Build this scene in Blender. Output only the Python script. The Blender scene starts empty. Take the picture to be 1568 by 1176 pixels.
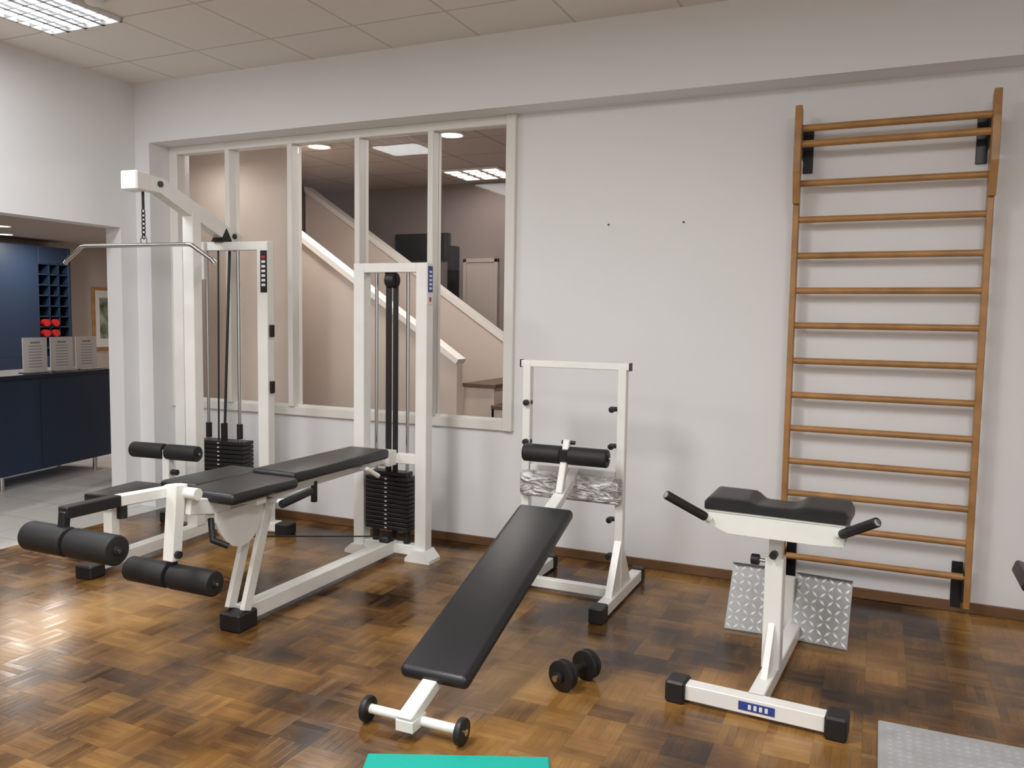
import bpy, bmesh, math, random
from mathutils import Vector, Matrix, Euler
random.seed(4)
S=bpy.context.scene
COL=S.collection
# ------------------------------------------------------------------ camera
yaw,pit,rol=[math.radians(a) for a in (24.166,4.503,0.8667)]
F=Vector((-math.sin(yaw)*math.cos(pit),math.cos(yaw)*math.cos(pit),-math.sin(pit)))
R=Vector((math.cos(yaw),math.sin(yaw),0)); U=R.cross(F)
R2=math.cos(rol)*R+math.sin(rol)*U; U2=-math.sin(rol)*R+math.cos(rol)*U
cd=bpy.data.cameras.new("camera"); cam=bpy.data.objects.new("camera",cd); COL.objects.link(cam)
M=Matrix((R2,U2,-F)).transposed().to_4x4(); M.translation=Vector((0,0,1.45)); cam.matrix_world=M
cd.sensor_width=36; cd.lens=1258.9/1568*36; cd.clip_start=.05
S.camera=cam
try:
    S.view_settings.view_transform='Standard'; S.view_settings.look='None'
except Exception: pass
# ------------------------------------------------------------------ materials
def mat(name,col,rough=.5,metal=0,spec=.5,bump=0,bscale=200,var=0,vscale=3,emit=None,es=0,coat=0):
    m=bpy.data.materials.new(name); m.use_nodes=True
    nt=m.node_tree; b=nt.nodes["Principled BSDF"]
    b.inputs["Base Color"].default_value=(*col,1); b.inputs["Roughness"].default_value=rough
    b.inputs["Metallic"].default_value=metal; b.inputs["Specular IOR Level"].default_value=spec
    if coat: b.inputs["Coat Weight"].default_value=coat
    if emit: b.inputs["Emission Color"].default_value=(*emit,1); b.inputs["Emission Strength"].default_value=es
    tc=nt.nodes.new("ShaderNodeTexCoord")
    if var:
        n=nt.nodes.new("ShaderNodeTexNoise"); n.inputs["Scale"].default_value=vscale; n.inputs["Detail"].default_value=4
        nt.links.new(tc.outputs["Object"],n.inputs["Vector"])
        r=nt.nodes.new("ShaderNodeMapRange"); r.inputs[1].default_value=.3;r.inputs[2].default_value=.7; r.inputs[3].default_value=1-var; r.inputs[4].default_value=1+var
        nt.links.new(n.outputs[0],r.inputs[0])
        mx=nt.nodes.new("ShaderNodeVectorMath"); mx.operation='SCALE'; mx.inputs[0].default_value=col
        nt.links.new(r.outputs[0],mx.inputs["Scale"]); nt.links.new(mx.outputs[0],b.inputs["Base Color"])
    if bump:
        n=nt.nodes.new("ShaderNodeTexNoise"); n.inputs["Scale"].default_value=bscale; n.inputs["Detail"].default_value=3
        nt.links.new(tc.outputs["Object"],n.inputs["Vector"])
        bp=nt.nodes.new("ShaderNodeBump"); bp.inputs["Strength"].default_value=bump; bp.inputs["Distance"].default_value=.002
        nt.links.new(n.outputs[0],bp.inputs["Height"]); nt.links.new(bp.outputs[0],b.inputs["Normal"])
    return m
WALL=mat("wall_paint",(.82,.82,.83),.7,bump=.12,bscale=60,var=.012,vscale=1.5)
TRIMW=mat("painted_trim",(.79,.775,.73),.45)
STEEL=mat("white_enamel",(.84,.84,.80),.3,var=.03,vscale=8)
BLK=mat("black_vinyl",(.014,.014,.016),.36,bump=.3,bscale=260)
FOAM=mat("black_foam",(.012,.012,.013),.6,bump=.3,bscale=300)
RUB=mat("black_rubber",(.012,.012,.012),.45)
IRON=mat("black_iron",(.02,.02,.021),.35,metal=.3)
CHR=mat("chrome",(.62,.62,.62),.18,metal=1)
ALU=mat("aluminium",(.62,.63,.64),.32,metal=.85,var=.06,vscale=30)
ALUB=mat("tread_plate_base",(.30,.30,.30),.42,metal=.5,var=.06,vscale=30)
ALUD=mat("tread_plate_bars",(.92,.92,.92),.35,metal=.15)
WOOD=mat("bar_wood",(.40,.205,.07),.38,var=.22,vscale=9)
BASEB=mat("baseboard_wood",(.17,.088,.042),.4,var=.15,vscale=4)
BLUE=mat("blue_lacquer",(.018,.036,.075),.45)
NAVY=mat("navy_lacquer",(.011,.018,.042),.5)
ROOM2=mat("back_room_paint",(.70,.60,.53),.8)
ROOM3=mat("back_room_paint_shaded",(.27,.22,.205),.8)  # same room paint, with the far wall's dim lighting put into the colour
COP=mat("coping_paint",(.88,.84,.79),.6)
BARW=mat("bar_room_paint",(.50,.43,.39),.8)
STEP=mat("stair_tread_wood",(.14,.08,.055),.5)
TEAL=mat("teal_foam",(.0,.40,.32),.7,bump=.3,bscale=150)
LABEL=mat("label_blue",(.03,.06,.28),.4)
LABW=mat("label_white",(.8,.8,.8),.4)
RED=mat("red_print",(.5,.02,.02),.4)
PAPER=mat("paper",(.75,.74,.72),.6)
INK=mat("ink_grey",(.3,.3,.3),.7)
SCREEN=mat("tv_black",(.01,.01,.012),.3)
DOORP=mat("door_paint",(.45,.38,.34),.6)
GREYPL=mat("grey_ribbed_metal",(.50,.51,.52),.42,metal=.35,var=.1,vscale=12)
TUBE=mat("tube_glow",(1,1,1),.5,emit=(.95,.98,1),es=7)
TUBE2=mat("tube_glass",(.9,.9,.9),.3)
DOWN=mat("downlight_glow",(1,1,1),.5,emit=(1,.92,.82),es=10)
PANEL=mat("panel_glow",(1,1,1),.5,emit=(1,.95,.88),es=1.6)
def glassm():
    m=bpy.data.materials.new("window_glass"); m.use_nodes=True; nt=m.node_tree
    nt.nodes.clear(); o=nt.nodes.new("ShaderNodeOutputMaterial"); mx=nt.nodes.new("ShaderNodeMixShader")
    t=nt.nodes.new("ShaderNodeBsdfTransparent"); g=nt.nodes.new("ShaderNodeBsdfGlossy"); g.inputs["Roughness"].default_value=.02
    lw=nt.nodes.new("ShaderNodeFresnel"); lw.inputs[0].default_value=1.18
    nt.links.new(lw.outputs[0],mx.inputs[0]); nt.links.new(t.outputs[0],mx.inputs[1]); nt.links.new(g.outputs[0],mx.inputs[2]); nt.links.new(mx.outputs[0],o.inputs[0]); return m
GLASS=glassm()
def wrapm():
    m=mat("clear_wrap",(.62,.63,.63),.15,spec=.9)
    nt=m.node_tree;b=nt.nodes["Principled BSDF"]; tc=nt.nodes.new("ShaderNodeTexCoord"); b.inputs["Metallic"].default_value=.45
    mp=nt.nodes.new("ShaderNodeMapping"); mp.inputs["Scale"].default_value=(1,1,2.2); nt.links.new(tc.outputs["Object"],mp.inputs[0])
    n=nt.nodes.new("ShaderNodeTexNoise"); n.inputs["Scale"].default_value=12; n.inputs["Detail"].default_value=6; n.inputs["Distortion"].default_value=1.2
    nt.links.new(mp.outputs[0],n.inputs["Vector"])
    bp=nt.nodes.new("ShaderNodeBump"); bp.inputs["Strength"].default_value=1; bp.inputs["Distance"].default_value=.04
    nt.links.new(n.outputs[0],bp.inputs["Height"]); nt.links.new(bp.outputs[0],b.inputs["Normal"])
    r=nt.nodes.new("ShaderNodeValToRGB"); r.color_ramp.elements[0].position=.4; r.color_ramp.elements[0].color=(.40,.40,.39,1); r.color_ramp.elements[1].position=.58; r.color_ramp.elements[1].color=(.82,.83,.84,1)
    nt.links.new(n.outputs[0],r.inputs[0]); nt.links.new(r.outputs[0],b.inputs["Base Color"]); return m
WRAP=wrapm()
def N(nt,op,a,b=None,c=None):
    n=nt.nodes.new("ShaderNodeMath"); n.operation=op
    for i,v in enumerate((a,b,c)):
        if v is None: continue
        if isinstance(v,(int,float)): n.inputs[i].default_value=v
        else: nt.links.new(v,n.inputs[i])
    return n.outputs[0]
def parquet():
    m=bpy.data.materials.new("mosaic_parquet"); m.use_nodes=True; nt=m.node_tree; b=nt.nodes["Principled BSDF"]
    tc=nt.nodes.new("ShaderNodeTexCoord"); sp=nt.nodes.new("ShaderNodeSeparateXYZ"); nt.links.new(tc.outputs["Object"],sp.inputs[0])
    T=.155; ns=5
    X=N(nt,'DIVIDE',sp.outputs[0],T); Y=N(nt,'DIVIDE',sp.outputs[1],T)
    cx=N(nt,'FLOOR',X); cy=N(nt,'FLOOR',Y)
    par=N(nt,'FLOORED_MODULO',N(nt,'ADD',cx,cy),2)
    fx=N(nt,'FRACT',X); fy=N(nt,'FRACT',Y)
    s=N(nt,'ADD',N(nt,'MULTIPLY',fx,par),N(nt,'MULTIPLY',fy,N(nt,'SUBTRACT',1,par)))
    s5=N(nt,'MULTIPLY',s,ns); si=N(nt,'FLOOR',s5); sf=N(nt,'FRACT',s5)
    cmb=nt.nodes.new("ShaderNodeCombineXYZ"); nt.links.new(cx,cmb.inputs[0]); nt.links.new(cy,cmb.inputs[1]); nt.links.new(si,cmb.inputs[2])
    w1=nt.nodes.new("ShaderNodeTexWhiteNoise"); nt.links.new(cmb.outputs[0],w1.inputs[0])
    cmb2=nt.nodes.new("ShaderNodeCombineXYZ"); nt.links.new(cx,cmb2.inputs[0]); nt.links.new(cy,cmb2.inputs[1]); cmb2.inputs[2].default_value=33
    w2=nt.nodes.new("ShaderNodeTexWhiteNoise"); nt.links.new(cmb2.outputs[0],w2.inputs[0])
    big=nt.nodes.new("ShaderNodeTexNoise"); big.inputs["Scale"].default_value=1.25; big.inputs["Detail"].default_value=4; nt.links.new(tc.outputs["Object"],big.inputs["Vector"])
    gv=nt.nodes.new("ShaderNodeCombineXYZ")
    l=N(nt,'ADD',N(nt,'MULTIPLY',fy,par),N(nt,'MULTIPLY',fx,N(nt,'SUBTRACT',1,par)))
    nt.links.new(N(nt,'ADD',N(nt,'MULTIPLY',s,9),N(nt,'MULTIPLY',w2.outputs[0],50)),gv.inputs[0]); nt.links.new(N(nt,'MULTIPLY',l,1.2),gv.inputs[1]); nt.links.new(N(nt,'MULTIPLY',w1.outputs[0],20),gv.inputs[2])
    gr=nt.nodes.new("ShaderNodeTexNoise"); gr.inputs["Scale"].default_value=3; gr.inputs["Detail"].default_value=4; nt.links.new(gv.outputs[0],gr.inputs["Vector"])
    v=N(nt,'ADD',N(nt,'MULTIPLY',w1.outputs[0],.15),N(nt,'MULTIPLY',w2.outputs[0],.26))
    v=N(nt,'ADD',v,N(nt,'MULTIPLY',gr.outputs[0],.25))
    v=N(nt,'ADD',v,N(nt,'MULTIPLY',N(nt,'SUBTRACT',big.outputs[0],.475),3.0))
    r=nt.nodes.new("ShaderNodeValToRGB"); nt.links.new(v,r.inputs[0]); e=r.color_ramp.elements
    e[0].position=-.0; e[0].color=(.026,.012,.005,1); e[1].position=.98; e[1].color=(.43,.235,.072,1)
    k=e.new(.27); k.color=(.115,.054,.016,1)
    k=e.new(.55); k.color=(.245,.122,.033,1)
    edge=N(nt,'MINIMUM',sf,N(nt,'SUBTRACT',1,sf)); e2=N(nt,'MULTIPLY',N(nt,'MINIMUM',l,N(nt,'SUBTRACT',1,l)),ns)
    ed=N(nt,'MINIMUM',edge,e2); g=nt.nodes.new("ShaderNodeMapRange"); g.inputs[1].default_value=0; g.inputs[2].default_value=.05; g.inputs[3].default_value=.65; g.inputs[4].default_value=1; nt.links.new(ed,g.inputs[0])
    mx=nt.nodes.new("ShaderNodeVectorMath"); mx.operation='SCALE'; nt.links.new(r.outputs[0],mx.inputs[0]); nt.links.new(g.outputs[0],mx.inputs["Scale"])
    nt.links.new(mx.outputs[0],b.inputs["Base Color"]); b.inputs["Specular IOR Level"].default_value=.42
    rr=N(nt,'ADD',.19,N(nt,'MULTIPLY',w1.outputs[0],.08)); nt.links.new(rr,b.inputs["Roughness"])
    bp=nt.nodes.new("ShaderNodeBump"); bp.inputs["Strength"].default_value=.2; bp.inputs["Distance"].default_value=.0015
    hh=N(nt,'ADD',g.outputs[0],N(nt,'MULTIPLY',w1.outputs[0],.8)); nt.links.new(hh,bp.inputs["Height"]); nt.links.new(bp.outputs[0],b.inputs["Normal"])
    return m
PARQ=parquet()
def gridm(name,col,line,px,py,ox,oy,lw,rough=.8,noise=.04,nscale=180):
    m=bpy.data.materials.new(name); m.use_nodes=True; nt=m.node_tree; b=nt.nodes["Principled BSDF"]; b.inputs["Roughness"].default_value=rough
    tc=nt.nodes.new("ShaderNodeTexCoord"); sp=nt.nodes.new("ShaderNodeSeparateXYZ"); nt.links.new(tc.outputs["Object"],sp.inputs[0])
    def d(o,off,p):
        f=N(nt,'FRACT',N(nt,'DIVIDE',N(nt,'SUBTRACT',o,off),p)); return N(nt,'MULTIPLY',N(nt,'MINIMUM',f,N(nt,'SUBTRACT',1,f)),p)
    dd=N(nt,'MINIMUM',d(sp.outputs[0],ox,px),d(sp.outputs[1],oy,py))
    k=N(nt,'LESS_THAN',dd,lw/2); n=nt.nodes.new("ShaderNodeTexNoise"); n.inputs["Scale"].default_value=nscale; nt.links.new(tc.outputs["Object"],n.inputs["Vector"])
    mx=nt.nodes.new("ShaderNodeMix"); mx.data_type='RGBA'; nt.links.new(k,mx.inputs[0]); mx.inputs[6].default_value=(*col,1); mx.inputs[7].default_value=(*line,1)
    sc=nt.nodes.new("ShaderNodeVectorMath"); sc.operation='SCALE'; nt.links.new(mx.outputs[2],sc.inputs[0]); nt.links.new(N(nt,'ADD',1-noise,N(nt,'MULTIPLY',n.outputs[0],2*noise)),sc.inputs["Scale"])
    nt.links.new(sc.outputs[0],b.inputs["Base Color"])
    bp=nt.nodes.new("ShaderNodeBump"); bp.inputs["Distance"].default_value=.004; bp.inputs["Strength"].default_value=.5; nt.links.new(N(nt,'LESS_THAN',dd,lw/2+.003),bp.inputs["Height"]); nt.links.new(bp.outputs[0],b.inputs["Normal"])
    return m
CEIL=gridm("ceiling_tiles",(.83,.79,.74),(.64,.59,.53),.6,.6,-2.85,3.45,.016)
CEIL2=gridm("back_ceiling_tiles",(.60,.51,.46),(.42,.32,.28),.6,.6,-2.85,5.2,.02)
TILE=gridm("floor_tiles",(.62,.60,.575),(.40,.38,.37),.4,.4,-4.86,3.4,.008,rough=.35,noise=.08,nscale=6)

# ------------------------------------------------------------------ mesh helpers
class Obj:
    def __init__(s,name,loc=(0,0,0),rz=0):
        s.loc=Vector(loc); e=bpy.data.objects.new(name,None); e.empty_display_size=.1; COL.objects.link(e); e.location=loc; e.rotation_euler=(0,0,rz); s.e=e
    def put(s,name,bm,m,smooth=False):
        mats=m if isinstance(m,(list,tuple)) else [m]
        bmesh.ops.translate(bm,verts=bm.verts,vec=-s.loc)
        bmesh.ops.recalc_face_normals(bm,faces=bm.faces)
        me=bpy.data.meshes.new(name); bm.to_mesh(me); bm.free()
        for x in mats: me.materials.append(x)
        if smooth:
            for p in me.polygons: p.use_smooth=True
            try: me.set_sharp_from_angle(angle=math.radians(40))
            except Exception: pass
        o=bpy.data.objects.new(name,me); COL.objects.link(o); o.parent=s.e; return o
def solo(name,bm,m,smooth=False):
    me=bpy.data.meshes.new(name); bmesh.ops.recalc_face_normals(bm,faces=bm.faces); bm.to_mesh(me); bm.free()
    me.materials.append(m)
    o=bpy.data.objects.new(name,me); COL.objects.link(o); return o
def merge(bm,b2):
    me=bpy.data.meshes.new("t"); b2.to_mesh(me); b2.free(); bm.from_mesh(me); bpy.data.meshes.remove(me)
def _box(c,s,bev=0,seg=1,mtx=None):
    b=bmesh.new(); bmesh.ops.create_cube(b,size=1); bmesh.ops.scale(b,vec=s,verts=b.verts)
    if bev: bmesh.ops.bevel(b,geom=b.edges[:],offset=bev,segments=seg,affect='EDGES',profile=.5)
    if mtx is not None: bmesh.ops.transform(b,matrix=mtx,verts=b.verts)
    bmesh.ops.translate(b,vec=c,verts=b.verts); return b
def mm(lo,hi,bev=0,seg=1):
    lo=Vector(lo);hi=Vector(hi); return _box((lo+hi)/2,hi-lo,bev,seg)
def orient(p1,p2,up=(0,0,1)):
    z=(Vector(p2)-Vector(p1)).normalized(); up=Vector(up)
    if abs(z.dot(up))>.98: up=Vector((0,1,0))
    x=up.cross(z).normalized(); y=z.cross(x); return Matrix((x,y,z)).transposed()
def _bar(p1,p2,w,h,bev=.004,seg=1):
    p1=Vector(p1);p2=Vector(p2); return _box((p1+p2)/2,(w,h,(p2-p1).length),bev,seg,orient(p1,p2).to_4x4())
def _cyl(p1,p2,r,seg=20,bev=0,r2=None,bs=2):
    p1=Vector(p1);p2=Vector(p2); b=bmesh.new()
    bmesh.ops.create_cone(b,cap_ends=True,segments=seg,radius1=r,radius2=r if r2 is None else r2,depth=(p2-p1).length)
    if bev:
        ed=[e for e in b.edges if any(len(f.verts)>4 for f in e.link_faces)]
        bmesh.ops.bevel(b,geom=ed,offset=bev,segments=bs,affect='EDGES',profile=.5)
    bmesh.ops.transform(b,matrix=orient(p1,p2).to_4x4(),verts=b.verts); bmesh.ops.translate(b,vec=(p1+p2)/2,verts=b.verts); return b
def _tube(pts,r,seg=12):
    bm=bmesh.new()
    for a,b in zip(pts[:-1],pts[1:]): merge(bm,_cyl(a,b,r,seg))
    for p in pts[1:-1]:
        s=bmesh.new(); bmesh.ops.create_uvsphere(s,u_segments=seg,v_segments=8,radius=r); bmesh.ops.translate(s,vec=p,verts=s.verts); merge(bm,s)
    return bm
def _prism(pts,ax,a,b,bev=0,seg=2):
    bm=bmesh.new(); vs=[]
    for p in pts:
        v=list(p); v.insert(ax,a); vs.append(bm.verts.new(v))
    f=bm.faces.new(vs); r=bmesh.ops.extrude_face_region(bm,geom=[f]); d=[0,0,0]; d[ax]=b-a
    bmesh.ops.translate(bm,vec=d,verts=[g for g in r['geom'] if isinstance(g,bmesh.types.BMVert)])
    if bev: bmesh.ops.bevel(bm,geom=bm.edges[:],offset=bev,segments=seg,affect='EDGES',profile=.5)
    return bm
def _torus(c,R_,r,axis='Y',a=20,b=8,sy=1):
    bm=bmesh.new(); vs=[]
    for i in range(a):
        t=2*math.pi*i/a; row=[]
        for j in range(b):
            p=2*math.pi*j/b; x=(R_+r*math.cos(p))*math.cos(t); z=(R_+r*math.cos(p))*math.sin(t)*sy; y=r*math.sin(p)
            v=(x,y,z) if axis=='Y' else ((y,x,z) if axis=='X' else (x,z,y))
            row.append(bm.verts.new(Vector(v)+Vector(c)))
        vs.append(row)
    for i in range(a):
        for j in range(b): bm.faces.new((vs[i][j],vs[(i+1)%a][j],vs[(i+1)%a][(j+1)%b],vs[i][(j+1)%b]))
    return bm
def many(*bs):
    bm=bmesh.new()
    for b in bs: merge(bm,b)
    return bm
def B(o,n,lo,hi,m,bev=.003,seg=1,smooth=False): return o.put(n,mm(lo,hi,bev,seg),m,smooth)
def PAD(o,n,lo,hi,m=BLK,bev=.018): return o.put(n,mm(lo,hi,bev,4),m,True)
def BAR(o,n,a,b,w,h,m=STEEL,bev=.004): return o.put(n,_bar(a,b,w,h,bev),m)
def CYL(o,n,a,b,r,m,seg=20,bev=0): return o.put(n,_cyl(a,b,r,seg,bev),m,True)
def ROLL(o,n,a,b,r):
    a=Vector(a);b=Vector(b); o.put(n,_cyl(a,b,r,32,r*.16,bs=3),FOAM,True); d=(b-a).normalized()
    o.put(n+"_cap",_cyl(b-d*.002,b+d*.006,r*.33,18,.002),RUB,True)
    o.put(n+"_bolt",_cyl(b+d*.006,b+d*.012,r*.13,12),CHR,True)

# ------------------------------------------------------------------ room shell
CZ=3.115; YB=4.67; YF=4.47; XL=-5.07; ZB=2.69
solo("floor",mm((-4.86,-2.6,-.1),(3.1,4.85,0)),PARQ)
solo("floor_tiled",mm((-10.3,-2.6,-.1),(-4.86,9.1,-.001)),TILE)
solo("floor_back_room",mm((-4.86,4.85,-.1),(.5,7.9,-.002)),STEP)
solo("ceiling",mm((-5.22,-2.6,CZ),(3.1,4.85,CZ+.1)),CEIL)
solo("wall_back",many(mm((-2.08,YB,0),(3.1,4.85,CZ)),mm((-4.93,YB,0),(-2.08,4.85,.75)),mm((-4.93,YB,ZB),(-2.08,4.85,CZ)),
     mm((-5.22,YF,ZB),(3.1,YB,CZ)),mm((-5.22,YF,0),(-4.93,4.85,ZB)),mm((-5.22,YB,ZB),(-4.93,4.85,CZ))),WALL)
solo("wall_left",many(mm((-5.22,-2.6,2.07),(XL,4.33,CZ)),mm((-5.22,4.33,0),(XL,YF,CZ))),WALL)
solo("wall_right",mm((3.0,-2.6,0),(3.1,YB,CZ)),WALL)
solo("wall_front",mm((-5.07,-2.7,0),(3.1,-2.6,CZ)),WALL)
solo("baseboard_back",many(mm((-4.93,4.655,0),(3.0,YB,.055),.003)),BASEB)
solo("baseboard_right",mm((2.985,-2.6,0),(3.0,4.65,.055),.003),BASEB)
w=Obj("window_1",(-3.5,4.68,.75))
for n,a,b in (("frame_right",(-2.145,4.635,.75),(-2.08,4.73,ZB)),("frame_left",(-4.93,4.65,.75),(-4.85,4.73,ZB)),
              ("frame_bottom",(-4.85,4.645,.75),(-2.145,4.73,.812)),("frame_top",(-4.85,4.65,2.635),(-2.145,4.73,ZB))): B(w,n,a,b,TRIMW,.004)
for i,x in enumerate((-4.37,-3.81,-3.25,-2.69)):
    B(w,"mullion_%d"%(i+1),(x,4.63,.812),(x+.042,4.74,2.635),TRIMW,.003)
xs=[-4.85,-4.37,-3.81,-3.25,-2.69,-2.145]
for i in range(5):
    x0=xs[i]+(.042 if i else 0); x1=xs[i+1]
    B(w,"glass_%d"%(i+1),(x0+.001,4.698,.813),(x1-.001,4.702,2.634),GLASS,0)
    B(w,"bead_b%d"%(i+1),(x0,4.68,.812),(x1,4.697,.826),TRIMW,0)
h=Obj("wall_screw",(-1.49,4.665,2.01)); CYL(h,"plug",(-1.49,4.662,2.01),(-1.49,4.672,2.01),.005,RUB)
h=Obj("wall_screw",(-1.05,4.665,2.01)); CYL(h,"plug",(-1.05,4.662,2.01),(-1.05,4.672,2.01),.005,RUB)

# ------------------------------------------------------------------ back room
solo("wall_back_room_left",many(mm((-5.6,5.35,0),(-4.38,5.45,2.85)),mm((-5.7,4.85,0),(-5.6,5.45,2.85)),mm((-6.2,5.45,0),(-6.1,7.8,2.85))),ROOM2)
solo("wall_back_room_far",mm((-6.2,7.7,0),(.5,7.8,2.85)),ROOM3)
solo("wall_back_room_right",mm((.4,4.85,0),(.5,7.8,2.85)),ROOM2)
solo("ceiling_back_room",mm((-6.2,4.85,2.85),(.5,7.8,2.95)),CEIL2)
st=Obj("staircase",(-4,6,0))
def slopewall(n,y0,y1,x0,z0,x1,z1):
    st.put(n,_prism([(x0,0.0),(x1,0.0),(x1,z1),(x0,z0)],1,y0,y1),ROOM2)
    st.put(n+"_coping",_prism([(x0,z0-.04),(x1,z1-.04),(x1+.02,z1+.0),(x0,z0+.015)],1,y0-.02,y1+.02),COP)
slopewall("balustrade_near",5.9,6.0,-5.7,2.80,-3.14,1.12)
slopewall("balustrade_far",7.0,7.1,-5.52,2.775,-2.5,.80)
for i in range(5):
    z=.92-i*.17; x=-3.12+i*.26
    B(st,"riser_%d"%i,(x-.02,6.02,0),(x+.26,6.95,z-.03),ROOM2,0)
    B(st,"tread_%d"%i,(x-.02,6.0,z-.03),(x+.28,6.98,z),STEP,.003)
tv=Obj("television",(-4.5,7.67,2.2)); B(tv,"panel",(-4.83,7.63,2.06),(-4.18,7.69,2.34),SCREEN,.005); B(tv,"bracket",(-4.55,7.68,2.1),(-4.45,7.7,2.3),RUB,0)
d=Obj("door_1",(-3.8,7.68,1)); B(d,"leaf",(-3.98,7.67,0),(-3.66,7.7,2.03),DOORP,.003); B(d,"frame_l",(-4.02,7.66,0),(-3.98,7.7,2.07),DOORP); B(d,"frame_r",(-3.66,7.66,0),(-3.62,7.7,2.07),DOORP); B(d,"frame_t",(-4.02,7.66,2.03),(-3.62,7.7,2.07),DOORP); CYL(d,"handle",(-3.7,7.63,1.0),(-3.78,7.63,1.0),.01,CHR)
sp=Obj("wall_speaker",(-4.15,7.6,1.8)); B(sp,"box",(-4.17,7.6,1.55),(-4.08,7.7,2.2),SCREEN,.004)
for x in (-4.29,-3.06):
    o=Obj("recessed_downlight",(x,5.62,2.84)); o.put("lens",_cyl((x,5.62,2.838),(x,5.62,2.852),.085,28),DOWN,True); o.put("rim",_torus((x,5.62,2.845),.095,.012,'Z',28),TRIMW,True)
o=Obj("ceiling_panel_light",(-3.6,7.2,2.84)); B(o,"frame",(-3.9,6.95,2.835),(-3.3,7.5,2.851),TRIMW)
for i in range(3):
    for j in range(4): B(o,"tube_cell_%d_%d"%(i,j),(-3.87+i*.2,6.98+j*.13,2.83),(-3.73+i*.2,7.06+j*.13,2.836),PANEL,0)

# ------------------------------------------------------------------ bar room
solo("wall_bar_far",mm((-10.0,-.1,0),(-9.9,9.1,2.35)),BARW)
solo("wall_bar_back",mm((-9.9,9.0,0),(-6.2,9.1,2.35)),BARW)
solo("wall_bar_side",mm((-9.9,-.1,0),(-5.22,0,2.35)),BARW)
solo("wall_bar_divider",many(mm((-6.3,5.45,0),(-6.2,9.0,2.35)),mm((-6.3,5.35,0),(-5.7,5.45,2.35)),mm((-5.75,4.85,0),(-5.7,5.35,2.35))),BARW)
solo("ceiling_bar",many(mm((-10.0,-.1,2.35),(-5.22,4.85,2.45)),mm((-10.0,4.85,2.35),(-6.2,9.1,2.45)),mm((-6.2,4.85,2.35),(-5.7,5.35,2.45))),BARW)
for x,y in ((-8.45,5.74),(-9.3,6.35),(-7.0,3.5),(-7.2,7.2)):
    o=Obj("recessed_downlight",(x,y,2.34)); o.put("lens",_cyl((x,y,2.338),(x,y,2.352),.075,24),DOWN,True); o.put("rim",_torus((x,y,2.345),.085,.01,'Z',24),TRIMW,True)
rz=math.radians(11)
c=Obj("bar_counter",(-6.6,5.5,0),rz)
B(c,"body",(-7.15,3.0,.12),(-6.62,5.5,.90),BLUE,.004); B(c,"top",(-7.18,2.98,.90),(-6.59,5.52,.935),NAVY,.004)
for i,y in enumerate((5.35,4.3,3.3)): CYL(c,"foot_%d"%i,(-6.68,y,0),(-6.68,y,.12),.02,CHR); CYL(c,"rfoot_%d"%i,(-7.08,y,0),(-7.08,y,.12),.02,CHR)
for i,y in enumerate((4.66,3.85)): B(c,"door_gap_%d"%i,(-6.622,y,.14),(-6.6185,y+.006,.88),NAVY,0)
for yy in (4.69,4.98,5.27):
    t=(5.5-yy); x=-6.6+math.sin(rz)*t-.09
    o=Obj("menu_holder",(x,yy,.936),rz)
    B(o,"sheet",(x-.004,yy-.13,.945),(x+.004,yy+.13,1.235),PAPER,.001); B(o,"foot",(x-.05,yy-.13,.936),(x+.05,yy+.13,.945),CHR,.001)
    for k in range(8): B(o,"line_%d"%k,(x+.0042,yy-.07,1.16-k*.025),(x+.005,yy+.07,1.166-k*.025),INK,0)
    B(o,"title",(x+.0042,yy-.05,1.185),(x+.005,yy+.05,1.2),INK,0)
k=Obj("wall_cabinet",(-9.6,5.5,0))
B(k,"body_low",(-9.9,1.0,0),(-9.5,7.34,.9),BLUE,.004)
B(k,"body_tall",(-9.9,1.0,.9),(-9.5,6.9,2.26),BLUE,.004)
B(k,"side",(-9.9,7.30,.9),(-9.5,7.34,2.26),BLUE,.003); B(k,"top",(-9.9,6.9,2.05),(-9.5,7.3,2.26),BLUE,.003); B(k,"niche_back",(-9.9,6.9,.9),(-9.86,7.3,2.05),NAVY,0)
for i in range(9): B(k,"shelf_%d"%i,(-9.86,6.9,1.0+i*.13),(-9.5,7.3,1.015+i*.13),BLUE,0)
for i in range(2): B(k,"div_%d"%i,(-9.86,7.03+i*.13,.9),(-9.5,7.045+i*.13,2.05),BLUE,0)
for i,y in enumerate((1.9,2.8,3.7,4.6,5.5,6.2)): B(k,"gap_%d"%i,(-9.502,y,.05),(-9.4985,y+.008,2.2),NAVY,0)
for i,(y,z) in enumerate(((6.97,1.19),(7.1,1.19),(6.97,1.32),(7.1,1.32))): CYL(k,"bottle_%d"%i,(-9.8,y,z),(-9.47,y,z),.045,RED)
p=Obj("framed_picture",(-9.88,8.15,1.36)); B(p,"frame",(-9.9,7.95,.94),(-9.87,8.55,1.80),WOOD,.005); B(p,"mount",(-9.875,7.99,.98),(-9.866,8.51,1.76),PAPER,0); B(p,"art",(-9.87,8.05,1.1),(-9.862,8.45,1.66),mat("picture_art",(.25,.28,.22),.6,var=.8,vscale=7),0)

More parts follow.
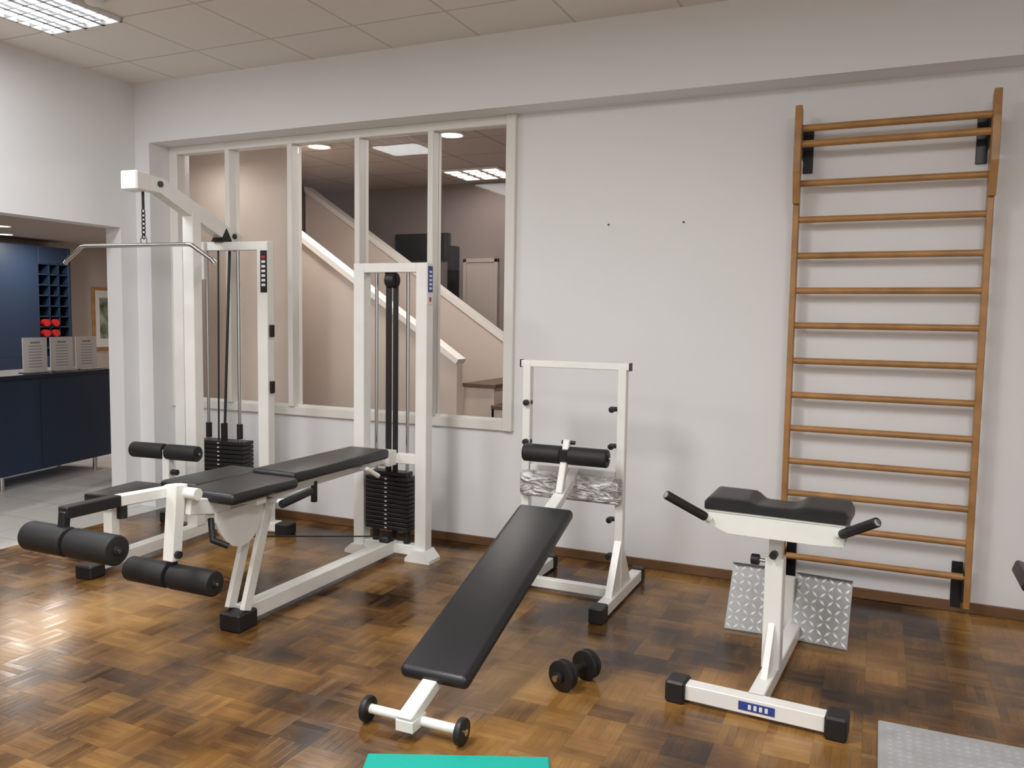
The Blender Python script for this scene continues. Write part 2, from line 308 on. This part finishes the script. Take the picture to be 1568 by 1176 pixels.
# ------------------------------------------------------------------ ceiling lights (recessed louvre fluorescents)
def fixture(x,y0,y1,glow):
    xa,xb=x-.29,x+.29; o=Obj("ceiling_light",(x,(y0+y1)/2,CZ)); D0=.024
    B(o,"reflector",(xa,y0,CZ-.004),(xb,y1,CZ-.001),LABW,0)
    for n,a,b in (("rim_l",(xa,y0,CZ-D0),(xa+.015,y1,CZ-.001)),("rim_r",(xb-.015,y0,CZ-D0),(xb,y1,CZ-.001)),("rim_f",(xa,y0,CZ-D0),(xb,y0+.015,CZ-.001)),("rim_b",(xa,y1-.015,CZ-D0),(xb,y1,CZ-.001))): B(o,n,a,b,LABW,0)
    fins=bmesh.new()
    for i in range(1,4): merge(fins,mm((xa+i*.145-.014,y0,CZ-D0),(xa+i*.145+.014,y1,CZ-.005)))
    n=int((y1-y0)/.075)
    for i in range(1,n): merge(fins,mm((xa,y0+i*(y1-y0)/n-.004,CZ-D0),(xb,y0+i*(y1-y0)/n+.004,CZ-.005)))
    o.put("louvre_fins",fins,ALU)
    for i in range(4): CYL(o,"tube_%d"%i,(xa+.0725+i*.145,y0+.02,CZ-.014),(xa+.0725+i*.145,y1-.02,CZ-.014),.009,TUBE if glow else TUBE2,12)
def area(n,loc,sx,sy,pw,col,rot=(0,0,0)):
    l=bpy.data.lights.new(n,'AREA'); l.shape='RECTANGLE'; l.size=sx; l.size_y=sy; l.energy=pw; l.color=col
    o=bpy.data.objects.new(n,l); COL.objects.link(o); o.location=loc; o.rotation_euler=rot; return o
fixture(-4.29,2.25,3.46,True)
LC=(.99,.985,.985)
for x,y,p in ((-4.29,-.15,43),(-1.95,1.35,74),(-1.95,-1.35,40),(.75,.75,58),(.75,-1.35,28)):
    fixture(x,y-.6,y+.6,False); area("fluorescent_light",(x,y,CZ-.06),.56,1.15,p,LC)
area("fluorescent_light",(-4.29,2.45,CZ-.05),.5,.45,26,(.95,.98,1))
for x,pw in ((-4.29,13),(-3.06,15),(-1.8,15)): area("near_wall_fill_light",(x,5.62,2.82),.15,.15,pw,(1,.95,.89))
area("near_wall_fill_light",(-5.0,4.98,2.7),.3,.1,2.5,(1,.95,.89))  # added fill light brightening the near-left wall; no fixture hangs here
area("panel_lamp",(-3.6,7.2,2.82),.5,.5,5,(1,.93,.87))
for x,y in ((-8.45,5.74),(-9.0,6.6),(-7.0,3.5),(-7.2,7.2)): area("near_wall_fill_light",(x,y,2.32),.14,.14,16,(1,.92,.84))
o=Obj("smoke_detector",(-3.93,3.28,CZ)); o.put("body",_cyl((-3.90,3.20,CZ-.03),(-3.90,3.20,CZ-.001),.05,24,.01),TRIMW,True)

# ------------------------------------------------------------------ weight stack helper
def stack(o,x,y,z0,z1,wd,dp,n):
    bm=bmesh.new(); h=(z1-z0)/n
    for i in range(n): merge(bm,mm((x-wd/2,y-dp/2,z0+i*h),(x+wd/2,y+dp/2,z0+(i+1)*h-.004),.003))
    o.put("weight_plates",bm,IRON)
    bm=bmesh.new()
    for i in range(n): merge(bm,mm((x-.012,y-dp/2-.002,z0+i*h+h*.3),(x+.004,y-dp/2+.001,z0+i*h+h*.55)))
    o.put("weight_labels",bm,LABW)

# ------------------------------------------------------------------ A: lat pulldown
A=Obj("lat_pulldown_machine",(-4.03,4.24,0),math.radians(5.5))
ax,ay=-4.03,4.24
A_=lambda x,y,z:(ax+x,ay+y,z)
BAR(A,"base_beam",A_(0,-1.12,.06),A_(0,.02,.06),.07,.07)
B(A,"front_foot",A_(-.055,-1.2,0),A_(.055,-1.09,.075),RUB,.008)
B(A,"rear_cross",A_(-.42,-.03,.02),A_(.42,.05,.08),STEEL)
B(A,"rear_foot_r",A_(.42,-.045,0),A_(.52,.065,.08),RUB,.008); B(A,"rear_foot_l",A_(-.52,-.045,0),A_(-.42,.065,.08),RUB,.008)
for s_,n in ((-1,"l"),(1,"r")):
    B(A,"post_"+n,A_(s_*.335-.04,-.035,.02),A_(s_*.335+.04,.035,1.93),STEEL)
for i,z in enumerate((1.35,.98)): B(A,"stop_block_%d"%i,A_(.376,-.02,z-.04),A_(.392,.02,z+.04),IRON)
B(A,"top_cross",A_(-.3,-.03,1.875),A_(.3,.03,1.93),STEEL)
B(A,"mast",A_(-.04,-.33,.09),A_(.04,-.25,2.085),STEEL)
A.put("boom",_prism([(ay-.74,2.255),(ay-.58,2.255),(ay+.17,1.985),(ay+.17,1.90),(ay+.12,1.90),(ay-.30,2.05),(ay-.60,2.165),(ay-.74,2.165)],0,ax-.035,ax+.035,.003),STEEL)
B(A,"boom_head",A_(-.07,-.80,2.155),A_(.05,-.70,2.265),STEEL,.008)
for i,(y,z) in enumerate(((-.60,2.215),(.08,1.975))): CYL(A,"bolt_%d"%i,A_(.034,y,z),A_(.045,y,z),.018,RUB)
CYL(A,"rear_pulley",A_(-.012,.13,1.93),A_(.012,.13,1.93),.05,RUB,24,.004)
A.put("gusset",_prism([(ay-.06,1.93),(ay+.06,1.93),(ay+.0,2.02)],0,ax-.04,ax+.04),IRON)
for i,x in enumerate((-.125,.125)):
    CYL(A,"guide_rod_%d"%i,A_(x,0,.1),A_(x,0,1.88),.011,CHR); CYL(A,"sleeve_%d"%i,A_(x,0,.62),A_(x,0,.72),.02,RUB)
CYL(A,"cable_main",A_(0,.0,.6),A_(0,.08,1.93),.009,RUB)
CYL(A,"cable_2",A_(-.03,-.02,.6),A_(-.03,.0,1.95),.006,RUB)
CYL(A,"selector_stem",A_(0,0,.6),A_(0,0,.72),.022,IRON)
stack(A,ax,ay,.12,.61,.38,.12,17)
B(A,"pulley_bracket",A_(-.23,-.06,1.68),A_(-.10,-.03,1.93),STEEL,.004); CYL(A,"bracket_knob",A_(-.16,-.10,1.80),A_(-.16,-.06,1.80),.018,RUB); CYL(A,"bracket_rod",A_(-.165,-.08,1.66),A_(-.165,-.08,1.9),.01,CHR)
B(A,"label_plate",A_(.335-.01,-.039,1.60),A_(.335+.038,-.034,1.87),IRON,0)
for i in range(7): B(A,"label_mark_%d"%i,A_(.335+.0,-.041,1.64+i*.03),A_(.335+.028,-.038,1.656+i*.03),RED if i==6 else LABW,0)
hy=-.70
CYL(A,"hanger_bolt",A_(0,hy,2.06),A_(0,hy,2.16),.008,RUB)
bm=bmesh.new()
for i in range(7): merge(bm,_torus(A_(0,hy,2.045-i*.024),.012,.003,'Y' if i%2 else 'X',12,6,1.25))
A.put("chain",bm,IRON,True)
A.put("carabiner",_torus(A_(0,hy,1.875),.022,.004,'Y',16,6,1.3),CHR,True)
A.put("lat_bar",_tube([A_(-.60,hy,1.745),A_(-.585,hy,1.765),A_(-.47,hy,1.845),A_(-.44,hy,1.85),A_(.31,hy,1.85),A_(.34,hy,1.845),A_(.48,hy,1.76),A_(.50,hy,1.74)],.0125),CHR,True)
PAD(A,"seat_pad",A_(-.13,-1.06,.385),A_(.13,-.66,.44)); B(A,"seat_frame",A_(-.04,-1.04,.35),A_(.04,-.30,.385),STEEL)
B(A,"seat_post",A_(-.03,-1.02,.09),A_(.03,-.96,.37),STEEL)
B(A,"roller_post",A_(-.025,-.56,.385),A_(.025,-.51,.62),STEEL); CYL(A,"post_knob",A_(.03,-.535,.48),A_(.07,-.535,.48),.018,RUB)
CYL(A,"roller_axle",A_(-.25,-.535,.605),A_(.22,-.535,.605),.012,CHR)
ROLL(A,"knee_roller_l",A_(-.02,-.535,.605),A_(-.265,-.535,.605),.048); ROLL(A,"knee_roller_r",A_(.0,-.535,.605),A_(.225,-.535,.605),.048)

# ------------------------------------------------------------------ B: leg machine
L=Obj("leg_extension_machine",(-2.67,4.17,0)); bx=-2.67
BAR(L,"base_beam",(bx,2.9,.065),(bx,4.2,.065),.075,.075)
B(L,"front_foot",(bx-.06,2.82,0),(bx+.06,2.95,.085),RUB,.008)
for n,x0,x1 in (("l",-2.925,-2.85),("r",-2.49,-2.415)):
    B(L,"post_"+n,(x0,4.16,.02),(x1,4.235,1.77),STEEL)
B(L,"top_cross",(-2.85,4.16,1.715),(-2.49,4.235,1.77),STEEL)
B(L,"bottom_cross",(-2.85,4.165,.03),(-2.49,4.23,.09),STEEL)
L.put("foot_plate_l",_prism([(-2.97,0),(-2.80,0),(-2.80,.02),(-2.85,.06),(-2.925,.06),(-2.97,.02)],1,4.13,4.26),STEEL)
L.put("foot_plate_r",_prism([(-2.54,0),(-2.37,0),(-2.37,.02),(-2.415,.07),(-2.49,.07),(-2.54,.02)],1,4.13,4.26),STEEL)
for i,x in enumerate((-2.785,-2.565)):
    CYL(L,"guide_rod_%d"%i,(x,4.2,.08),(x,4.2,1.72),.011,CHR)
    CYL(L,"spring_%d"%i,(x,4.2,.09),(x,4.2,.17),.022,RUB)
B(L,"belt",(-2.71,4.185,.5),(-2.67,4.19,1.70),RUB,0); B(L,"belt_return",(-2.66,4.185,.12),(-2.625,4.19,1.70),RUB,0)
CYL(L,"top_pulley",(-2.70,4.19,1.67),(-2.64,4.19,1.67),.045,RUB,24,.004); B(L,"pulley_fork",(-2.71,4.17,1.66),(-2.705,4.21,1.73),IRON)
CYL(L,"low_pulley",(-2.70,4.14,.11),(-2.64,4.14,.11),.04,RUB,24,.004)
stack(L,-2.675,4.2,.175,.50,.30,.12,12)
B(L,"stack_head",(-2.80,4.16,.50),(-2.55,4.24,.525),IRON)
B(L,"label_plate",(-2.416,4.165,1.53),(-2.4130,4.225,1.76),LABW,0)
B(L,"label_band",(-2.4135,4.169,1.60),(-2.4115,4.221,1.75),LABEL,0)
for i in range(5): B(L,"label_mark_%d"%i,(-2.412,4.182,1.615+i*.024),(-2.4105,4.21,1.628+i*.024),LABW,0)
B(L,"label_dot",(-2.4135,4.185,1.545),(-2.4115,4.205,1.57),RED,0)
BAR(L,"bench_beam",(bx,2.72,.60),(bx,4.17,.62),.06,.06)
B(L,"tower_bracket",(bx-.05,4.08,.57),(bx+.05,4.17,.66),STEEL); B(L,"tower_cross",(-2.85,4.165,.58),(-2.49,4.22,.64),STEEL)
for i,x in enumerate((bx-.045,bx+.045)): L.put("front_leg_%d"%i,_bar((x,2.88,.09),(x,3.05,.59),.025,.055,.003),STEEL)
PAD(L,"rear_pad",(bx-.135,3.12,.645),(bx+.135,3.96,.70))
PAD(L,"seat_pad_l",(-3.0,2.74,.64),(-2.77,3.20,.69)); PAD(L,"seat_pad_r",(-2.785,2.66,.635),(-2.485,3.10,.688),bev=.022)
B(L,"seat_support",(-2.98,2.85,.60),(-2.52,2.91,.64),STEEL)
BAR(L,"pivot_bracket",(bx,2.56,.64),(bx,2.80,.60),.09,.07)
BAR(L,"curl_arm",(bx-.05,2.26,.715),(bx-.05,2.62,.70),.045,.045); BAR(L,"curl_arm_grip",(bx-.05,2.04,.715),(bx-.05,2.28,.715),.05,.045,RUB)
BAR(L,"curl_drop",(bx-.05,2.05,.72),(bx-.05,2.04,.62),.035,.03,IRON)
CYL(L,"curl_axle",(-2.895,2.04,.61),(-2.435,2.04,.61),.014,CHR)
ROLL(L,"curl_roller_l",(-2.685,2.04,.61),(-2.90,2.04,.61),.055); ROLL(L,"curl_roller_r",(-2.665,2.04,.61),(-2.44,2.04,.61),.055)
BAR(L,"extension_arm",(bx,2.53,.74),(bx,2.50,.42),.055,.055)
BAR(L,"extension_drop",(bx,2.50,.44),(bx,2.50,.36),.035,.035,IRON)
CYL(L,"ext_axle",(-2.9,2.5,.355),(-2.44,2.5,.355),.014,CHR)
ROLL(L,"ext_roller_l",(-2.685,2.5,.355),(-2.91,2.5,.355),.053); ROLL(L,"ext_roller_r",(-2.665,2.5,.355),(-2.435,2.5,.355),.053)
CYL(L,"arm_bolt",(bx+.028,2.5,.45),(bx+.045,2.5,.45),.016,RUB); CYL(L,"arm_knob",(bx-.05,2.3,.69),(bx-.05,2.3,.64),.02,RUB)
CYL(L,"pivot_axle",(bx-.09,2.56,.70),(bx+.09,2.56,.70),.025,STEEL)
pts=[(2.70,.585),(2.705,.54),(2.725,.49),(2.76,.445),(2.80,.415),(2.85,.40),(2.90,.405),(2.94,.43),(2.975,.47),(3.0,.52),(3.01,.585)]
L.put("cam_plate",_prism(pts,0,bx+.035,bx+.05,0),STEEL)
L.put("foot_pedal",_tube([(bx+.02,2.70,.56),(bx+.05,2.68,.47),(bx+.10,2.72,.44)],.014),RUB,True)
L.put("side_handle",_tube([(bx+.03,2.98,.60),(bx+.18,2.96,.60),(bx+.22,2.98,.605)],.013),STEEL,True)
CYL(L,"side_grip",(bx+.215,2.93,.595),(bx+.235,3.12,.625),.019,RUB,16,.004)
L.put("rear_handle",_tube([(bx+.03,3.72,.63),(bx+.13,3.74,.62),(bx+.15,3.82,.57)],.013),STEEL,True)
CYL(L,"hang_grip",(bx+.02,3.42,.60),(bx+.02,3.42,.49),.017,RUB,16,.004)
CYL(L,"floor_cable",(bx+.02,2.95,.42),(bx+.02,4.12,.14),.004,RUB)

# ------------------------------------------------------------------ C: sit-up bench with rack
C=Obj("sit_up_bench",(-1.435,3.2,0)); cx=-1.435
for n,x in (("l",-1.715),("r",-1.19)):
    B(C,"post_"+n,(x-.022,4.01,.03),(x+.022,4.055,1.225),STEEL)
    B(C,"foot_beam_"+n,(x-.03,3.70,.01),(x+.03,4.42,.07),STEEL); B(C,"foot_cap_"+n,(x-.035,3.66,0),(x+.035,3.76,.078),RUB,.006); B(C,"foot_cap_rear_"+n,(x-.035,4.38,0),(x+.035,4.44,.078),RUB,.006)
    C.put("brace_"+n,_prism([(3.86,.07),(4.02,.07),(4.02,.34)],0,x-.018,x+.018),STEEL)
    C.put("brace_b_"+n,_prism([(4.05,.07),(4.20,.07),(4.05,.30)],0,x-.018,x+.018),STEEL)
B(C,"top_bar",(-1.75,4.012,1.20),(-1.155,4.052,1.235),STEEL); B(C,"end_cap_l",(-1.755,4.01,1.197),(-1.75,4.054,1.238),RUB,0); B(C,"end_cap_r",(-1.155,4.01,1.197),(-1.15,4.054,1.238),RUB,0)
B(C,"bottom_bar",(-1.69,4.01,.015),(-1.215,4.055,.065),STEEL)
for i,(x,z) in enumerate(((-1.69,1.01),(-1.69,.80),(-1.215,1.0),(-1.215,.81),(-1.215,.43),(-1.215,.24))):
    C.put("knob_%d"%i,many(_cyl((x,4.03,z),(x+(-.02 if x<-1.5 else -.03),4.03,z),.012,12),_cyl((x-.02,3.985,z),(x-.02,4.01,z),.016,14,.003)),RUB,True)
a=Vector((cx+.012,2.50,.158)); b=Vector((cx,3.62,.545)); dd=(b-a).normalized()
nrm=Vector((0,-dd.z,dd.y))
C.put("pad",_box((a+b)/2-nrm*.025+Vector((0,0,.015)),(.28,.055,(b-a).length),.024,4,orient(a,b).to_4x4()),BLK,True)
BAR(C,"spine",(cx,2.34,.065),(cx,3.80,.565),.06,.045)
BAR(C,"upper_arm",(cx,3.74,.54),(cx,4.03,.66),.05,.045)
BAR(C,"roller_arm",(cx,3.80,.585),(cx,3.90,.84),.035,.04)
B(C,"hook_bar",(-1.69,4.015,.63),(-1.215,4.05,.68),STEEL)
CYL(C,"roller_axle",(cx-.22,3.87,.768),(cx+.22,3.87,.768),.012,CHR)
ROLL(C,"ankle_roller_l",(cx-.02,3.87,.768),(cx-.225,3.87,.768),.046); ROLL(C,"ankle_roller_r",(cx+.02,3.87,.768),(cx+.225,3.87,.768),.046)
B(C,"roller_clamp",(cx-.022,3.83,.74),(cx+.022,3.92,.80),IRON); CYL(C,"arm_pin",(cx-.03,3.90,.83),(cx+.04,3.90,.83),.01,RUB)
C.put("wrapped_roll",_box((-1.45,3.985,.585),(.56,.05,.14),.024,4),WRAP,True)
CYL(C,"front_axle",(-1.63,2.40,.05),(-1.24,2.40,.05),.017,STEEL)
for n,x,s_ in (("l",-1.625,-1),("r",-1.245,1)):
    C.put("wheel_"+n,_cyl((x-.012,2.40,.047),(x+.012,2.40,.047),.047,28,.006),RUB,True); CYL(C,"hub_"+n,(x+s_*.012,2.40,.047),(x+s_*.018,2.40,.047),.012,CHR)
B(C,"front_plate",(cx-.035,2.335,.03),(cx+.035,2.43,.072),STEEL)

# ------------------------------------------------------------------ D: hyperextension bench
D=Obj("hyperextension_bench",(-.37,3.05,0),math.radians(-4)); dx=-.37
B(D,"front_base",(dx-.26,3.02,.015),(dx+.26,3.08,.075),STEEL); B(D,"cap_l",(dx-.325,3.0,0),(dx-.25,3.10,.085),RUB,.008); B(D,"cap_r",(dx+.25,3.0,0),(dx+.325,3.10,.085),RUB,.008)
B(D,"base_label",(dx-.05,3.018,.03),(dx+.08,3.0205,.062),LABEL,0)
for i in range(4): B(D,"base_mark_%d"%i,(dx-.015+i*.02,3.0165,.037),(dx-.004+i*.02,3.0185,.055),LABW,0)
BAR(D,"long_base",(dx,3.07,.045),(dx,3.98,.045),.06,.06)
B(D,"upright",(dx-.035,3.34,.07),(dx+.035,3.41,.52),STEEL); B(D,"upright_inner",(dx-.024,3.35,.5),(dx+.024,3.40,.64),STEEL)
D.put("gusset",_prism([(3.22,.075),(3.34,.075),(3.34,.26)],0,dx-.012,dx+.012),STEEL)
CYL(D,"knob_stem",(dx-.035,3.37,.50),(dx-.065,3.37,.50),.008,CHR); CYL(D,"knob",(dx-.062,3.37,.50),(dx-.095,3.37,.50),.022,RUB,14,.004); CYL(D,"knob_front",(dx,3.34,.54),(dx,3.31,.54),.015,RUB)
D.put("head_channel",_prism([(dx-.262,.70),(dx+.262,.70),(dx+.262,.62),(dx+.17,.614),(dx-.17,.614),(dx-.262,.65)],1,3.27,3.29,.002),STEEL)
B(D,"head_top",(dx-.262,3.27,.69),(dx+.262,3.47,.705),STEEL); B(D,"head_rear",(dx-.262,3.45,.62),(dx+.262,3.47,.70),STEEL); B(D,"head_end_r",(dx+.255,3.28,.63),(dx+.262,3.46,.70),IRON)
B(D,"head_core",(dx-.05,3.29,.62),(dx+.05,3.45,.70),STEEL)
# contoured saddle pad: grid surface, thicker at both ends, dipping in the middle towards the rear
bm=bmesh.new(); NX,NY=36,12; top=[];bot=[]
def sst(a_,b_,x_):
    t=max(0,min(1,(x_-a_)/(b_-a_))); return t*t*(3-2*t)
for j in range(NY+1):
    rt=[];rb=[]
    for i in range(NX+1):
        u=-1+2*i/NX; v_=j/NY
        edge_=min(1,min((1-abs(u))*8,min(v_,1-v_)*5)); rd=math.sqrt(max(0,1-(1-edge_)**2))
        rise=.026*sst(.22,.42,abs(u))*(.35+.65*v_); z=.712+.014*rd+.012+rise*(.4+.6*rd)
        x=dx+u*(.275-.012*(1-min(1,min(v_,1-v_)*8))); y=3.265+v_*(.25-.045*(1-sst(.15,.35,abs(u))))
        rt.append(bm.verts.new((x,y,z))); rb.append(bm.verts.new((x,y,.706)))
    top.append(rt);bot.append(rb)
for j in range(NY):
    for i in range(NX):
        bm.faces.new((top[j][i],top[j][i+1],top[j+1][i+1],top[j+1][i])); bm.faces.new((bot[j][i],bot[j+1][i],bot[j+1][i+1],bot[j][i+1]))
for i in range(NX):
    bm.faces.new((top[0][i],bot[0][i],bot[0][i+1],top[0][i+1])); bm.faces.new((top[NY][i],top[NY][i+1],bot[NY][i+1],bot[NY][i]))
for j in range(NY):
    bm.faces.new((top[j][0],top[j+1][0],bot[j+1][0],bot[j][0])); bm.faces.new((top[j][NX],bot[j][NX],bot[j+1][NX],top[j+1][NX]))
D.put("hip_pad",bm,BLK,True)
for n,s_ in (("l",-1),("r",1)):
    p1=Vector((dx+s_*.24,3.26,.665)); p2=Vector((dx+s_*.38,3.12,.775 if s_<0 else .765)); D.put("handle_"+n,_cyl(p1,p2,.013,14),STEEL,True)
    D.put("grip_"+n,_cyl(p1+(p2-p1)*.1,p2,.018,18,.004),RUB,True)
def diamond(n,p0,p1,ytop,ztop):
    p0=Vector(p0);p1=Vector(p1); u=(p1-p0); W=u.length; u.normalize(); v=Vector((0,ytop-p0.y,ztop-p0.z)); Hh=v.length; v.normalize(); n_=u.cross(v).normalized()
    mt=Matrix((u,v,n_)).transposed().to_4x4(); mt.translation=p0
    bm=_box((W/2,Hh/2,0),(W,Hh,.004)); merge(bm,_box((W/2,Hh,.016),(W,.004,.034)))
    bmesh.ops.transform(bm,matrix=mt,verts=bm.verts); D.put(n,bm,ALUB)
    nx=int(W/.033); ny=int(Hh/.033); bm=bmesh.new()
    for i in range(nx):
        for j in range(ny):
            t=math.radians(45 if (i+j)%2 else -45); q=bmesh.new()
            vs=[q.verts.new(c_) for c_ in ((-.0185,0,0),(0,-.0065,0),(.0185,0,0),(0,.0065,0),(-.012,0,.002),(0,-.003,.0028),(.012,0,.002),(0,.003,.0028))]
            for f_ in ((4,5,6,7),(0,1,5,4),(1,2,6,5),(2,3,7,6),(3,0,4,7)): q.faces.new([vs[z] for z in f_])
            bmesh.ops.rotate(q,matrix=Matrix.Rotation(t,3,'Z'),verts=q.verts); bmesh.ops.translate(q,vec=((i+.5)*W/nx,(j+.5)*Hh/ny,.002),verts=q.verts); merge(bm,q)
    bmesh.ops.transform(bm,matrix=mt,verts=bm.verts); D.put(n+"_tread",bm,ALUD)
diamond("foot_plate_l",(dx-.305,3.85,.012),(dx-.065,3.87,.012),4.0,.285)
diamond("foot_plate_r",(dx-.01,3.87,.012),(dx+.235,3.86,.012),4.0,.285)
B(D,"plate_post",(dx-.065,3.93,.02),(dx-.01,3.99,.27),STEEL); B(D,"plate_bar",(dx-.29,4.0,.2),(dx+.22,4.02,.24),STEEL)

# ------------------------------------------------------------------ wall bars
Wb=Obj("wall_bars",(0,4.6,0)); yb=4.58
def zz(z): return 1.45+(z-1.45)*.98
for n,x,s_ in (("l",-.455,1),("r",.425,-1)):
    B(Wb,"upright_"+n,(x,yb-.03,.05),(x+.03,yb+.03,zz(2.30)),WOOD,.004)
    Wb.put("upright_top_"+n,_prism([(yb-.03,zz(2.08)),(yb-.05,zz(2.17)),(yb-.02,zz(2.30)),(yb-.02,zz(2.40)),(yb-.03,zz(2.56)),(yb-.09,zz(2.58)),(yb-.105,zz(2.45)),(yb-.105,zz(2.24)),(yb-.06,zz(2.08))],0,x-.001,x+.033,.003),WOOD)
    for k_,z in (("top",2.36),("bottom",.14)):
        xi=x+.03 if s_>0 else x
        B(Wb,"bracket_%s_%s"%(n,k_),(min(xi,xi+s_*.05),4.655,z-.12),(max(xi,xi+s_*.05),4.668,z+.12),IRON,.002)
        B(Wb,"bracket_arm_%s_%s"%(n,k_),(min(xi,xi+s_*.006),yb-.02,z-.06),(max(xi,xi+s_*.006),4.66,z+.10),IRON,.001)
zs=[2.19,2.0,1.81,1.625,1.44,1.25,1.065,.885,.705,.53,.355,.18]
for i,z in enumerate(zs):
    b_=_cyl((-.44,yb-.005,zz(z)),(.44,yb-.005,zz(z)),.017,16); Wb.put("rung_%d"%i,b_,WOOD,True)
for i,z in enumerate((2.465,2.385)):
    Wb.put("rung_top_%d"%i,_cyl((-.44,yb-.06,zz(z)),(.44,yb-.06,zz(z)),.018,16),WOOD,True)

# ------------------------------------------------------------------ dumbbell
p0=Vector((-1.09,2.925,.06)); p1=Vector((-1.025,3.105,.06)); v=(p1-p0).normalized()
G=Obj("dumbbell",(p0+p1)/2)
G.put("bar",_cyl(p0-v*.03,p1+v*.03,.0125,16),CHR,True)
for i,(c0,s_) in enumerate(((p0,1),(p1,-1))):
    for j,(off,r_,t_) in enumerate(((0,.06,.022),(.024,.06,.022))):
        a_=c0+v*s_*off; G.put("plate_%d_%d"%(i,j),_cyl(a_,a_+v*s_*t_,r_,36,.006),IRON,True)
    G.put("collar_%d"%i,_cyl(c0-v*s_*.02,c0,.024,20,.003),RUB,True); G.put("inner_collar_%d"%i,_cyl(c0+v*s_*.046,c0+v*s_*.056,.02,16),RUB,True)
G.put("grip",_cyl(p0+v*.055,p1-v*.055,.016,16),RUB,True)

# ------------------------------------------------------------------ mat, plate, stool
ang=math.atan2(.24,.55)
m_=Obj("exercise_mat",(-1.215,2.32,0),ang)
m_.put("foam",mm((-1.515,.55,0),(-.915,2.32,.012),.004),TEAL)
g=Obj("metal_ramp_plate",(.3,3.0,0))
B(g,"sheet",(.05,2.45,.004),(.56,3.18,.022),GREYPL,.004)
bm=bmesh.new()
for i in range(16):
    for j in range(22):
        merge(bm,mm((.08+i*.03,2.475+j*.031,.022),(.095+i*.03,2.479+j*.031,.0245)))
g.put("tread_ribs",bm,GREYPL)
for i,(x,y) in enumerate(((.08,2.48),(.53,2.48),(.08,3.15),(.53,3.15))): CYL(g,"foot_%d"%i,(x,y,0),(x,y,.006),.01,RUB)
q=Obj("padded_stool",(.80,3.95,0))
q.put("seat",_box((.745,3.95,.36),(.38,.30,.06),.015,4,Matrix.Rotation(math.radians(18),4,'Y')),BLK,True)
B(q,"post",(.78,3.92,.04),(.83,3.97,.35),STEEL); B(q,"base_x",(.7,3.92,.0),(.95,3.97,.045),STEEL); B(q,"base_y",(.78,3.8,0),(.83,4.15,.045),STEEL)

wd=bpy.data.worlds.new("world"); S.world=wd; wd.use_nodes=True; wd.node_tree.nodes["Background"].inputs[0].default_value=(.5,.5,.5,1); wd.node_tree.nodes["Background"].inputs[1].default_value=.15
